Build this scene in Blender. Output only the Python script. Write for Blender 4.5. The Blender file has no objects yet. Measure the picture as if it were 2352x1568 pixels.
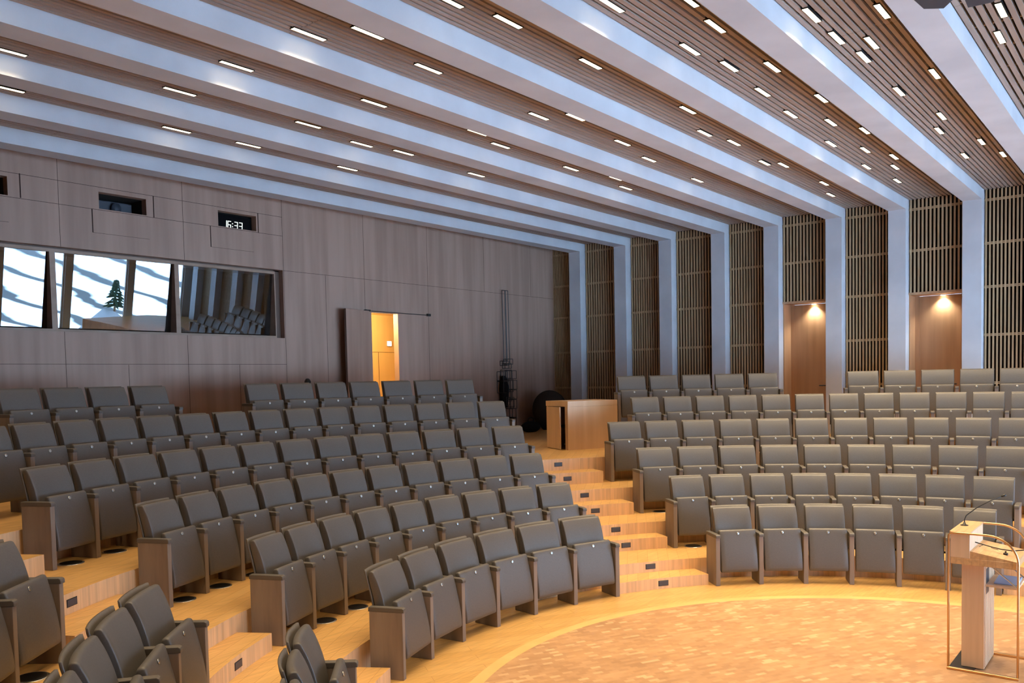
import bpy, bmesh, math, random
from math import sin, cos, pi, radians as rad
from mathutils import Vector, Matrix
random.seed(7)
SC = bpy.context.scene
COL = SC.collection

# ------------------------------------------------------------------ camera, world, exposure
CAM_LOC = (-6.72478, -1.30807, 2.60)
YAW, PITCH, ROLL = 0.90411, -0.04768, -0.02077
F_PX, PP_Y = 1947.60, 962.566
def make_camera():
    f = Vector((sin(YAW)*cos(PITCH), cos(YAW)*cos(PITCH), sin(PITCH)))
    r0 = Vector((cos(YAW), -sin(YAW), 0)); u0 = r0.cross(f)
    r = cos(ROLL)*r0 + sin(ROLL)*u0
    u = -sin(ROLL)*r0 + cos(ROLL)*u0
    cd = bpy.data.cameras.new('camera'); co = bpy.data.objects.new('camera', cd); COL.objects.link(co)
    m = Matrix(((r.x, u.x, -f.x, CAM_LOC[0]), (r.y, u.y, -f.y, CAM_LOC[1]), (r.z, u.z, -f.z, CAM_LOC[2]), (0, 0, 0, 1)))
    co.matrix_world = m
    cd.sensor_fit = 'HORIZONTAL'; cd.sensor_width = 36.0
    cd.lens = F_PX/2352*36.0
    cd.shift_y = (PP_Y-784)/2352
    cd.clip_start = 0.05; cd.clip_end = 300
    SC.camera = co
make_camera()

SNOW_GLOW, SKY_GLOW = 39.0, 7.0     # daylight: a bright snowy hillside up to a little over the horizon, dimmer winter sky above it
w = bpy.data.worlds.new('winter_hillside'); SC.world = w; w.use_nodes = True
def make_world():
    nt = w.node_tree; bg = nt.nodes['Background']
    def n(t, **k):
        x = nt.nodes.new(t)
        for a, v in k.items(): setattr(x, a, v)
        return x
    tc = n('ShaderNodeTexCoord'); sx = n('ShaderNodeSeparateXYZ'); nt.links.new(tc.outputs['Generated'], sx.inputs[0])
    ns = n('ShaderNodeTexNoise'); ns.inputs['Scale'].default_value = 3.0; ns.inputs['Detail'].default_value = 4; nt.links.new(tc.outputs['Generated'], ns.inputs['Vector'])
    ad = n('ShaderNodeMath', operation='MULTIPLY_ADD'); nt.links.new(ns.outputs['Fac'], ad.inputs[0]); ad.inputs[1].default_value = .16; nt.links.new(sx.outputs['Z'], ad.inputs[2])
    mr = n('ShaderNodeMapRange'); nt.links.new(ad.outputs[0], mr.inputs['Value']); mr.inputs['From Min'].default_value = -.02; mr.inputs['From Max'].default_value = .16
    mp = n('ShaderNodeMapping'); mp.inputs['Rotation'].default_value = (0, rad(-79), 0); mp.inputs['Scale'].default_value = (1, 1, 16); nt.links.new(tc.outputs['Generated'], mp.inputs['Vector'])
    wv = n('ShaderNodeTexWave', wave_type='BANDS', bands_direction='Z'); wv.inputs['Scale'].default_value = 4.2; wv.inputs['Distortion'].default_value = 3.0; wv.inputs['Detail'].default_value = 2
    nt.links.new(mp.outputs['Vector'], wv.inputs['Vector'])
    st = n('ShaderNodeMapRange'); nt.links.new(wv.outputs['Fac'], st.inputs['Value']); st.inputs['From Min'].default_value = .05; st.inputs['From Max'].default_value = .22; st.inputs['To Min'].default_value = .07; st.inputs['To Max'].default_value = 1.0
    sn = n('ShaderNodeMix', data_type='RGBA'); sn.inputs['A'].default_value = (0, 0, 0, 1); sn.inputs['B'].default_value = (.46*SNOW_GLOW, .70*SNOW_GLOW, 1.0*SNOW_GLOW, 1)
    nt.links.new(st.outputs['Result'], sn.inputs['Factor'])
    mx = n('ShaderNodeMix', data_type='RGBA'); nt.links.new(mr.outputs['Result'], mx.inputs['Factor']); nt.links.new(sn.outputs['Result'], mx.inputs['A']); mx.inputs['B'].default_value = (.45*SKY_GLOW, .68*SKY_GLOW, 1.0*SKY_GLOW, 1)
    nt.links.new(mx.outputs['Result'], bg.inputs[0]); bg.inputs[1].default_value = 1.0
make_world()

SC.view_settings.view_transform = 'Standard'; SC.view_settings.look = 'None'
SC.view_settings.gamma = 1.0; SC.view_settings.use_curve_mapping = False
SC.view_settings.exposure = 0.0
SC.cycles.use_denoising = True
SC.cycles.max_bounces = 7
SC.cycles.diffuse_bounces = 4
SC.cycles.sample_clamp_indirect = 25.0

LAMP_POWER = 7.5          # each ceiling slot light, watts
LAMP_COL = (1.0, 0.76, 0.45)

# ------------------------------------------------------------------ room numbers (metres)
XW = 11.714                 # face of the pillars on the right wall
DP = 0.246                  # depth of pillar beside the slats
XS = XW+DP                  # slat plane of right wall
Y0 = 11.206                 # far edge of the first beam
SP, BW, DS = 1.305, 0.3336, -0.0495
HS, HC = 5.8388, 6.045      # beam soffit, slat ceiling
YR = 11.90                  # rear wall face
XL = -13.0                  # left wall
YF = -5.2                  # window wall
ROWR = {k: 4.274+1.1*(k-1) for k in range(1, 7)}     # radius of arm fronts
ROWZ = {1: 0.0, 2: .265, 3: .575, 4: .92, 5: 1.29, 6: 1.672}
RISER = {2: 4.71, 3: 5.74, 4: 6.84, 5: 7.93, 6: 9.06}
TOPZ = 1.29
AISLES = {'centre': 55.8, 'side': 121.3, 'far': -4.6}
def beam_y(n): return Y0-(n-1)*SP+(DS if n % 2 == 0 else 0)

# ------------------------------------------------------------------ helpers
def obj(name, bm, mat=None, parent=None, smooth=False, loc=None):
    me = bpy.data.meshes.new(name); bm.normal_update(); bm.to_mesh(me); bm.free()
    if mat is not None: me.materials.append(mat)
    if smooth:
        for p in me.polygons: p.use_smooth = True
    o = bpy.data.objects.new(name, me); COL.objects.link(o)
    if parent is not None: o.parent = parent
    if loc is not None: o.location = loc
    return o
def tag(o, label=None, cat=None, group=None, kind=None):
    if label: o['label'] = label
    if cat: o['category'] = cat
    if group: o['group'] = group
    if kind: o['kind'] = kind
    return o
def struct(name, bm, mat, smooth=False, label=None, parent=None):
    o = obj(name, bm, mat, parent, smooth)
    if parent is None: o['kind'] = 'structure'
    if label: o['label'] = label
    return o
def thing(name, label, cat, loc=(0, 0, 0), rz=0.0, group=None):
    o = bpy.data.objects.new(name, None); COL.objects.link(o); o.empty_display_size = .1
    o.location = loc; o.rotation_euler = (0, 0, rz)
    return tag(o, label, cat, group)
def box(bm, x0, x1, y0, y1, z0, z1, bev=0.0, seg=2):
    vs = [bm.verts.new((x, y, z)) for z in (z0, z1) for y in (y0, y1) for x in (x0, x1)]
    fs = [(0, 2, 3, 1), (4, 5, 7, 6), (0, 1, 5, 4), (2, 6, 7, 3), (0, 4, 6, 2), (1, 3, 7, 5)]
    ff = [bm.faces.new([vs[i] for i in f]) for f in fs]
    if bev:
        es = list({e for f in ff for e in f.edges})
        bmesh.ops.bevel(bm, geom=es, offset=bev, segments=seg, profile=.6, affect='EDGES')
    return bm
def newbox(*a, **k): return box(bmesh.new(), *a, **k)
def prism(bm, poly, z0, z1):
    a = [bm.verts.new((p[0], p[1], z0)) for p in poly]; b = [bm.verts.new((p[0], p[1], z1)) for p in poly]
    bm.faces.new(a[::-1]); bm.faces.new(b); n = len(poly)
    for i in range(n): bm.faces.new((a[i], a[(i+1) % n], b[(i+1) % n], b[i]))
    return bm
def tube(bm, pts, r, n=8, caps=True):
    pts = [Vector(p) for p in pts]; rings = []
    prev = None
    for i, p in enumerate(pts):
        t = (pts[min(i+1, len(pts)-1)]-pts[max(i-1, 0)]).normalized()
        if prev is None:
            a = Vector((0, 0, 1)) if abs(t.z) < .9 else Vector((1, 0, 0))
            s = t.cross(a).normalized()
        else:
            s = (prev-t*prev.dot(t)).normalized()
        prev = s; v = t.cross(s)
        rr = r[i] if isinstance(r, (list, tuple)) else r
        rings.append([bm.verts.new(p+(s*cos(2*pi*k/n)+v*sin(2*pi*k/n))*rr) for k in range(n)])
    for A, B in zip(rings, rings[1:]):
        for k in range(n): bm.faces.new((A[k], A[(k+1) % n], B[(k+1) % n], B[k]))
    if caps: bm.faces.new(rings[0][::-1]); bm.faces.new(rings[-1])
    return bm
def lathe(bm, prof, n=32, c=(0, 0, 0)):
    rings = [[bm.verts.new((c[0]+r*cos(2*pi*k/n), c[1]+r*sin(2*pi*k/n), c[2]+z)) for k in range(n)] for r, z in prof]
    for A, B in zip(rings, rings[1:]):
        for k in range(n): bm.faces.new((A[k], A[(k+1) % n], B[(k+1) % n], B[k]))
    bm.faces.new(rings[0][::-1]); bm.faces.new(rings[-1])
    return bm
def wall_cells(bm, axis, u0, u1, z0, z1, w0, w1, holes):
    """rectangular wall with rectangular holes; axis 'y': u is x and w the y range; axis 'x': u is y and w the x range"""
    us = sorted({u0, u1, *[h[0] for h in holes], *[h[1] for h in holes]}); zs = sorted({z0, z1, *[h[2] for h in holes], *[h[3] for h in holes]})
    us = [u for u in us if u0 <= u <= u1]; zs = [z for z in zs if z0 <= z <= z1]
    for a, b in zip(us, us[1:]):
        for c, d in zip(zs, zs[1:]):
            m, k = (a+b)/2, (c+d)/2
            if any(h[0] < m < h[1] and h[2] < k < h[3] for h in holes): continue
            if axis == 'y': box(bm, a, b, w0, w1, c, d)
            else: box(bm, w0, w1, a, b, c, d)
    bmesh.ops.remove_doubles(bm, verts=bm.verts, dist=1e-5)
    return bm

# ------------------------------------------------------------------ materials
def mat(name, base, rough=.6, metal=0.0, spec=.4):
    m = bpy.data.materials.new(name); m.use_nodes = True
    b = m.node_tree.nodes['Principled BSDF']
    b.inputs['Base Color'].default_value = (*base, 1); b.inputs['Roughness'].default_value = rough
    b.inputs['Metallic'].default_value = metal; b.inputs['Specular IOR Level'].default_value = spec
    return m
def N(m, t, **k):
    n = m.node_tree.nodes.new(t)
    for a, v in k.items():
        if a in n.inputs: n.inputs[a].default_value = v
        else: setattr(n, a, v)
    return n
def L(m, a, b): m.node_tree.links.new(a, b)
def coords(m, scale, rot=(0, 0, 0), world=True):
    if world: src = N(m, 'ShaderNodeNewGeometry').outputs['Position']
    else: src = N(m, 'ShaderNodeTexCoord').outputs['Object']
    mp = N(m, 'ShaderNodeMapping'); mp.inputs['Scale'].default_value = scale; mp.inputs['Rotation'].default_value = rot
    L(m, src, mp.inputs['Vector']); return mp.outputs['Vector']
def ramp(m, fac, stops):
    r = N(m, 'ShaderNodeValToRGB')
    while len(r.color_ramp.elements) < len(stops): r.color_ramp.elements.new(.5)
    for e, (p, c) in zip(r.color_ramp.elements, stops): e.position = p; e.color = (*c, 1)
    L(m, fac, r.inputs['Fac']); return r.outputs['Color']
def mixc(m, a, b, fac, mode='MIX'):
    n = N(m, 'ShaderNodeMix', data_type='RGBA', blend_type=mode)
    for s, v in ((n.inputs['Factor'], fac), (n.inputs['A'], a), (n.inputs['B'], b)):
        if hasattr(v, 'is_linked') or hasattr(v, 'links'): L(m, v, s)
        elif isinstance(v, (int, float)): s.default_value = v
        else: s.default_value = (*v, 1)
    return n.outputs['Result']
def bump(m, h, strength=.2, dist=.01):
    b = N(m, 'ShaderNodeBump'); b.inputs['Strength'].default_value = strength; b.inputs['Distance'].default_value = dist
    L(m, h, b.inputs['Height']); L(m, b.outputs['Normal'], m.node_tree.nodes['Principled BSDF'].inputs['Normal'])
def setc(m, c): L(m, c, m.node_tree.nodes['Principled BSDF'].inputs['Base Color'])
def grain(name, c0, c1, scale, rough=.5, world=True, spec=.35, detail=5, lo=.35, hi=.65):
    m = mat(name, c0, rough, 0, spec)
    n = N(m, 'ShaderNodeTexNoise'); n.inputs['Scale'].default_value = 1; n.inputs['Detail'].default_value = detail
    L(m, coords(m, scale, world=world), n.inputs['Vector'])
    setc(m, ramp(m, n.outputs['Fac'], [(lo, c0), (hi, c1)])); return m
def planks(name, c0, c1, cm, bw, bh, rough=.35, rot=0.0, spec=.4, gr=(3, 40, 40)):
    m = mat(name, c0, rough, 0, spec)
    br = N(m, 'ShaderNodeTexBrick'); br.offset = .37
    br.inputs['Scale'].default_value = 1; br.inputs['Brick Width'].default_value = bw; br.inputs['Row Height'].default_value = bh
    br.inputs['Mortar Size'].default_value = .0022; br.inputs['Mortar Smooth'].default_value = .3; br.inputs['Bias'].default_value = 0
    br.inputs['Color1'].default_value = (*c0, 1); br.inputs['Color2'].default_value = (*c1, 1); br.inputs['Mortar'].default_value = (*cm, 1)
    L(m, coords(m, (1, 1, 1), (0, 0, rot)), br.inputs['Vector'])
    n = N(m, 'ShaderNodeTexNoise'); n.inputs['Detail'].default_value = 6; n.inputs['Scale'].default_value = 1
    L(m, coords(m, gr, (0, 0, rot)), n.inputs['Vector'])
    g = ramp(m, n.outputs['Fac'], [(.3, (.82, .82, .82)), (.7, (1.1, 1.08, 1.04))])
    setc(m, mixc(m, br.outputs['Color'], g, 1.0, 'MULTIPLY')); return m

M = {}
M['floor'] = planks('oak floorboards', (.64, .39, .142), (.57, .33, .112), (.40, .20, .06), 1.4, .14, rough=.32, rot=rad(34))
M['tread'] = planks('oak treads', (.68, .41, .155), (.60, .34, .12), (.40, .2, .06), 1.2, .13, rough=.38, rot=rad(-30))
M['riser'] = planks('oak risers', (.80, .53, .31), (.73, .47, .265), (.66, .41, .22), .21, .21, rough=.45, rot=rad(34), gr=(26, 26, 1.2))
M['ring'] = grain('pale ring border', (.70, .44, .17), (.63, .385, .14), (3, 3, 3), rough=.35)
def mosaic():
    m = mat('end grain mosaic', (.5, .27, .11), .42, 0, .35)
    br = N(m, 'ShaderNodeTexBrick'); br.offset = .5
    br.inputs['Scale'].default_value = 1; br.inputs['Brick Width'].default_value = .095; br.inputs['Row Height'].default_value = .042
    br.inputs['Mortar Size'].default_value = .0
    br.inputs['Color1'].default_value = (0, 0, 0, 1); br.inputs['Color2'].default_value = (1, 1, 1, 1)
    L(m, coords(m, (1, 1, 1), (0, 0, rad(28))), br.inputs['Vector'])
    n = N(m, 'ShaderNodeTexNoise'); n.inputs['Scale'].default_value = 2.2; n.inputs['Detail'].default_value = 3
    L(m, coords(m, (1, 1, 1)), n.inputs['Vector'])
    base = ramp(m, br.outputs['Color'], [(.0, (.40, .225, .112)), (.5, (.455, .262, .132)), (.85, (.49, .287, .15)), (.97, (.60, .385, .215))])
    big = ramp(m, n.outputs['Fac'], [(.35, (.88, .86, .84)), (.65, (1.06, 1.05, 1.02))])
    setc(m, mixc(m, base, big, 1.0, 'MULTIPLY')); return m
M['mosaic'] = mosaic()
def concrete():
    m = mat('pale concrete', (.60, .60, .61), .72, 0, .3)
    n = N(m, 'ShaderNodeTexNoise'); n.inputs['Scale'].default_value = 1.6; n.inputs['Detail'].default_value = 6
    L(m, coords(m, (1, 1, 1)), n.inputs['Vector'])
    setc(m, ramp(m, n.outputs['Fac'], [(.3, (.50, .52, .565)), (.7, (.59, .61, .655))]))  # blue tint in the grey carries the cool daylight on the beams
    n2 = N(m, 'ShaderNodeTexNoise'); n2.inputs['Scale'].default_value = 60; L(m, coords(m, (1, 1, 1)), n2.inputs['Vector'])
    bump(m, n2.outputs['Fac'], .15, .004); return m
M['concrete'] = concrete()
M['veneer'] = grain('oak veneer panels', (.32, .205, .155), (.405, .265, .205), (5.5, 5.5, .35), rough=.55, detail=4)
M['veneer_shade'] = mat('painted shade veneer', (.13, .08, .06), .6)  # veneer darkened for shade in the booth recess and at the door edge
M['groove'] = mat('dark groove', (.05, .03, .025), .9, 0, .1)
M['slat'] = grain('oak slats', (.31, .235, .19), (.39, .30, .245), (1.2, 14, 14), rough=.55)
M['slat_wall'] = grain('oak wall slats', (.40, .27, .15), (.50, .35, .20), (14, 14, 1.2), rough=.55)
M['slat_back'] = mat('black acoustic felt', (.020, .014, .012), .95, 0, .05)
M['door'] = grain('oak door veneer', (.42, .24, .13), (.50, .29, .16), (9, 9, .5), rough=.5)
M['fabric'] = grain('grey leathercloth', (.090, .081, .076), (.103, .093, .088), (90, 90, 90), rough=.44, world=False, spec=.55)
M['shell'] = grain('grey back shell', (.105, .092, .082), (.12, .106, .095), (60, 60, 60), rough=.45, world=False, spec=.5)
M['panel'] = grain('grey stained oak panel', (.20, .155, .127), (.265, .21, .172), (30, 12, 1.4), rough=.5, world=False)
M['cap'] = mat('grey armrest pad', (.105, .092, .082), .5, 0, .45)
M['black'] = mat('black metal', (.018, .017, .017), .45, 0, .4)
M['disc'] = mat('seat number disc', (.55, .55, .53), .35, 1.0)
M['chrome'] = mat('brushed steel', (.62, .62, .62), .3, 1.0)
M['brass'] = mat('brushed bronze tube', (.70, .45, .24), .33, 1.0)
M['lectern'] = grain('lectern oak', (.66, .46, .29), (.75, .54, .36), (16, 16, 1.0), rough=.45)
M['lectern_top'] = planks('lectern oak top', (.66, .42, .22), (.55, .33, .16), (.5, .3, .15), .3, .06, rough=.4)
M['counter'] = grain('counter oak', (.60, .38, .215), (.68, .45, .26), (7, 7, .6), rough=.4)
M['blue_paper'] = mat('pale blue folder', (.36, .47, .72), .6)
M['steplamp'] = mat('smoked step lamp', (.055, .055, .07), .35, 0, .5)
M['dark_room'] = mat('dark booth lining', (.03, .025, .022), .9)
M['cloth_black'] = mat('black cloth', (.014, .014, .016), .9, 0, .1)
M['snow'] = grain('snow', (.80, .84, .90), (.90, .93, .97), (.6, .6, .6), rough=.8)
M['stone_step'] = mat('grey stone edge', (.03, .032, .036), .8)
M['needles'] = grain('dark needles', (.02, .05, .025), (.05, .10, .05), (6, 6, 6), rough=.8)
M['plaster'] = mat('warm plaster', (.55, .50, .45), .8)
M['speaker'] = mat('slate speaker casing', (.045, .05, .065), .5, 0, .4)
def emit(name, col, s):
    m = bpy.data.materials.new(name); m.use_nodes = True; nt = m.node_tree; nt.nodes.clear()
    e = nt.nodes.new('ShaderNodeEmission'); e.inputs[0].default_value = (*col, 1); e.inputs[1].default_value = s
    o = nt.nodes.new('ShaderNodeOutputMaterial'); nt.links.new(e.outputs[0], o.inputs[0]); return m
M['lamp'] = emit('warm lamp diffuser', (1.0, .80, .50), 9)
M['digit'] = emit('white clock digits', (.9, 1.0, .97), 1.3)
M['sign'] = emit('lit white sign', (1.0, .95, .85), 2.5)
M['led'] = emit('blue status light', (.4, .6, 1.0), 4)
def glass(name, refl):
    m = bpy.data.materials.new(name); m.use_nodes = True; nt = m.node_tree; nt.nodes.clear()
    t = nt.nodes.new('ShaderNodeBsdfTransparent'); t.inputs[0].default_value = (.55, .58, .60, 1)
    g = nt.nodes.new('ShaderNodeBsdfGlossy'); g.inputs['Roughness'].default_value = .004; g.inputs[0].default_value = (.95, .97, 1, 1)
    mx = nt.nodes.new('ShaderNodeMixShader'); mx.inputs[0].default_value = refl
    o = nt.nodes.new('ShaderNodeOutputMaterial')
    nt.links.new(t.outputs[0], mx.inputs[1]); nt.links.new(g.outputs[0], mx.inputs[2]); nt.links.new(mx.outputs[0], o.inputs[0]); return m
M['booth_glass'] = glass('coated booth glass', .12)
def clear_glass():
    m = bpy.data.materials.new('clear window glass'); m.use_nodes = True; nt = m.node_tree; nt.nodes.clear()
    t = nt.nodes.new('ShaderNodeBsdfTransparent'); t.inputs[0].default_value = (.95, .97, .98, 1)
    g = nt.nodes.new('ShaderNodeBsdfGlossy'); g.inputs['Roughness'].default_value = .01
    mx = nt.nodes.new('ShaderNodeMixShader'); mx.inputs[0].default_value = .06
    o = nt.nodes.new('ShaderNodeOutputMaterial')
    nt.links.new(t.outputs[0], mx.inputs[1]); nt.links.new(g.outputs[0], mx.inputs[2]); nt.links.new(mx.outputs[0], o.inputs[0]); return m
M['clear'] = clear_glass()

# ------------------------------------------------------------------ floor tiers
A0, A1 = -27.0, 199.0       # the horseshoe of raked seating
def arc(r, a0, a1, step=1.5):
    n = max(2, int(abs(a1-a0)/step)+1)
    return [(r*cos(rad(a0+(a1-a0)*i/(n-1))), r*sin(rad(a0+(a1-a0)*i/(n-1)))) for i in range(n)]
def rect_r(a):
    c, s = cos(rad(a)), sin(rad(a)); t = 1e9
    if c > 1e-6: t = min(t, (XS+.75)/c)
    if c < -1e-6: t = min(t, (XL-.02)/c)
    if s > 1e-6: t = min(t, (YR+.02)/s)
    if s < -1e-6: t = min(t, (YF-.02)/s)
    return t
def sector(bm, r0, r1, a0, a1, z0, z1, outer=None):
    inn = arc(r0, a0, a1); n = len(inn)
    ang = [a0+(a1-a0)*i/(n-1) for i in range(n)]
    out = [((outer(a) if outer else r1)*cos(rad(a)), (outer(a) if outer else r1)*sin(rad(a))) for a in ang]
    V = lambda P, z: [bm.verts.new((p[0], p[1], z)) for p in P]
    ib, it, ob, ot = V(inn, z0), V(inn, z1), V(out, z0), V(out, z1)
    top = []; side = []
    for i in range(n-1):
        top.append(bm.faces.new((it[i], ot[i], ot[i+1], it[i+1])))
        side.append(bm.faces.new((ib[i], it[i], it[i+1], ib[i+1])))
        side.append(bm.faces.new((ob[i], ob[i+1], ot[i+1], ot[i])))
        side.append(bm.faces.new((ib[i], ib[i+1], ob[i+1], ob[i])))
    side.append(bm.faces.new((ib[0], ob[0], ot[0], it[0]))); side.append(bm.faces.new((ib[-1], it[-1], ot[-1], ob[-1])))
    for f in side: f.material_index = 1
    return bm
def two(name, bm, m0, m1, label=None):
    o = struct(name, bm, m0, label=label); o.data.materials.append(m1); return o
struct('floor', newbox(XL-.1, XS+.7, YF-.1, YR+1.6, -.2, 0), M['floor'], label='honey oak floor around the round stage inlay')
struct('floor_inlay', prism(bmesh.new(), arc(3.58, 0, 357, 3), .0, .004), M['mosaic'], label='round end-grain mosaic stage floor')
bm = bmesh.new(); sector(bm, 3.58, 3.70, 0, 359.99, 0, .003); struct('floor_inlay_border', bm, M['ring'], label='pale ring around the mosaic stage floor')
for k in (2, 3, 4):
    bm = sector(bmesh.new(), RISER[k], RISER[k+1]+.05, A0, A1, 0.0, ROWZ[k]); two('floor_tier', bm, M['tread'], M['riser'])
bm = sector(bmesh.new(), RISER[5], 0, A0, A1, 0.0, TOPZ, outer=rect_r); two('floor_upper', bm, M['tread'], M['riser'])
# half steps in the aisles
def aisle_step(name, ca, r0, r1, half, z0, z1, label):
    bm = bmesh.new(); c = Vector((cos(rad(ca)), sin(rad(ca)))); t = Vector((-c.y, c.x)); n = 9
    inn, out = [], []
    for i in range(n):
        l = -half+2*half*i/(n-1)
        inn.append(c*math.sqrt(r0*r0-l*l)+t*l); out.append(c*math.sqrt(r1*r1-l*l)+t*l)
    V = lambda P, z: [bm.verts.new((p.x, p.y, z)) for p in P]
    ib, it, ob, ot = V(inn, z0), V(inn, z1), V(out, z0), V(out, z1)
    sd = []
    for i in range(n-1):
        bm.faces.new((it[i], ot[i], ot[i+1], it[i+1]))
        sd.append(bm.faces.new((ib[i], it[i], it[i+1], ib[i+1]))); sd.append(bm.faces.new((ob[i], ob[i+1], ot[i+1], ot[i])))
        sd.append(bm.faces.new((ib[i], ib[i+1], ob[i+1], ob[i])))
    sd.append(bm.faces.new((ib[0], ob[0], ot[0], it[0]))); sd.append(bm.faces.new((ib[-1], it[-1], ot[-1], ob[-1])))
    for f in sd: f.material_index = 1
    o = obj(name, bm, M['tread']); o.data.materials.append(M['riser']); tag(o, label, 'step', kind='structure'); return o
STEPR = {1: 4.37, 2: 5.42, 3: 6.44, 4: 7.53}
STEPZ = {1: .1325, 2: .42, 3: .7475, 4: 1.105}
ORD = ['', 'first', 'second', 'third', 'fourth', 'fifth', 'sixth', 'seventh', 'eighth', 'ninth', 'tenth', 'eleventh', 'twelfth', 'thirteenth', 'fourteenth', 'fifteenth', 'sixteenth', 'seventeenth', 'eighteenth']
def step_lamp(ca, r, z, off, label, grp):
    a = rad(ca)
    t = thing('step_light', label, 'step light', ((r)*cos(a)+off*-sin(a), r*sin(a)+off*cos(a), z), a-pi/2, grp)
    obj('lens', newbox(-.062, .062, -.007, .012, -.027, .027, .002, 1), M['steplamp'], t)
    obj('bezel', newbox(-.068, .068, -.003, .010, -.033, .033), M['black'], t)
for an, ca in AISLES.items():
    for k in (1, 2, 3, 4):
        aisle_step('aisle_step', ca, STEPR[k], RISER[k+1]+.02, .60, ROWZ[k], STEPZ[k], 'oak half step %s up in the %s aisle' % (ORD[k], an))
n = 0
for k in (1, 2, 3, 4):
    for r, z in ((STEPR[k], (ROWZ[k]+STEPZ[k])/2+.002), (RISER[k+1], (STEPZ[k]+ROWZ[k+1])/2+.005)):
        n += 1; step_lamp(55.8, r, z, 0, 'small dark step light on the %s riser up the centre aisle' % ORD[n], 'centre aisle step lights')
n = 0
for k in (1, 2, 3):
    for r, z in ((STEPR[k], (ROWZ[k]+STEPZ[k])/2+.002), (RISER[k+1], (STEPZ[k]+ROWZ[k+1])/2+.005)):
        n += 1
        step_lamp(121.3, r, z, 0, 'small dark step light on the %s riser up the side aisle' % ORD[n], 'side aisle step lights')

# ------------------------------------------------------------------ walls, beams, ceiling
NB = 17
for n in range(1, NB+1):
    y1 = beam_y(n); y0 = y1-BW
    if y0 < YF: break
    bm = bmesh.new()
    prof = [(XL-.05, HC+.32), (XL-.05, HS), (XW, HS), (XW, TOPZ if True else 0), (XS+.35, TOPZ), (XS+.35, HC+.32)]
    a = [bm.verts.new((p[0], y0, p[1])) for p in prof]; b = [bm.verts.new((p[0], y1, p[1])) for p in prof]
    bm.faces.new(a); bm.faces.new(b[::-1])
    for i in range(len(prof)):
        j = (i+1) % len(prof); bm.faces.new((a[j], a[i], b[i], b[j]))
    o = struct('beam', bm, M['concrete'], label='pale concrete beam and pillar frame, %s from the rear wall' % (ORD[n] if n < len(ORD) else 'one'))
struct('ceiling', newbox(XL-.1, XS+.7, YF-.1, YR+.3, HC+.13, HC+.4), M['slat_back'], label='black felt lining above the ceiling slats')
JOINTS = [-12.53, -8.8, -5.065, -1.33, 2.405, 6.14, 9.875]
def ceiling_bay(ya, yb, name='ceiling_slats'):
    bm = bmesh.new(); nsl = 13; pitch = (yb-ya)/nsl
    xs = [XL]+JOINTS+[XS+.02]
    for i in range(nsl):
        y = ya+pitch*(i+.5)
        for x0, x1 in zip(xs, xs[1:]):
            box(bm, x0+.003, x1-.003, y-pitch*.315, y+pitch*.315, HC, HC+.05)
    x = -1.33-.7467*14
    while x < XS:
        box(bm, x-.012, x+.012, ya+.004, yb-.004, HC+.022, HC+.045); x += .7467
    return struct(name, bm, M['slat'])
for n in range(0, NB+1):
    yb = beam_y(n)-BW if n > 0 else YR+.2; ya = beam_y(n+1)
    if yb < YF: break
    ceiling_bay(max(ya, YF), yb)

# right wall slats and doors
BARS = [2.33, 3.26, 4.187, 5.022, 5.85]
DOOR_BAYS = {5: 5.65, 7: 3.03}
def wall_bay(ya, yb, zb):
    bm = bmesh.new(); nsl = 14; pitch = (yb-ya)/nsl
    for i in range(nsl):
        y = ya+pitch*(i+.5); box(bm, XS, XS+.045, y-pitch*.22, y+pitch*.22, zb, HC-.004)
    for z in BARS:
        if z > zb+.05:
            box(bm, XS+.006, XS+.03, ya+.003, yb-.003, z-.024, z-.004); box(bm, XS+.006, XS+.03, ya+.003, yb-.003, z+.004, z+.024)
    return bm
HEAD = 4.13; REC = XS+.45
for n in range(0, NB):
    yb = beam_y(n)-BW if n > 0 else YR+.02; ya = beam_y(n+1)
    if yb < YF: break
    isd = n in DOOR_BAYS
    struct('wall_right_slats', wall_bay(ya, yb, HEAD+.05 if isd else TOPZ), M['slat_wall'])
    struct('wall_right_backing', newbox(XS+.10, XS+.16, ya+.002, yb-.002, HEAD+.05 if isd else TOPZ-.3, HC+.1), M['slat_back'])
dn = 0
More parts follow.
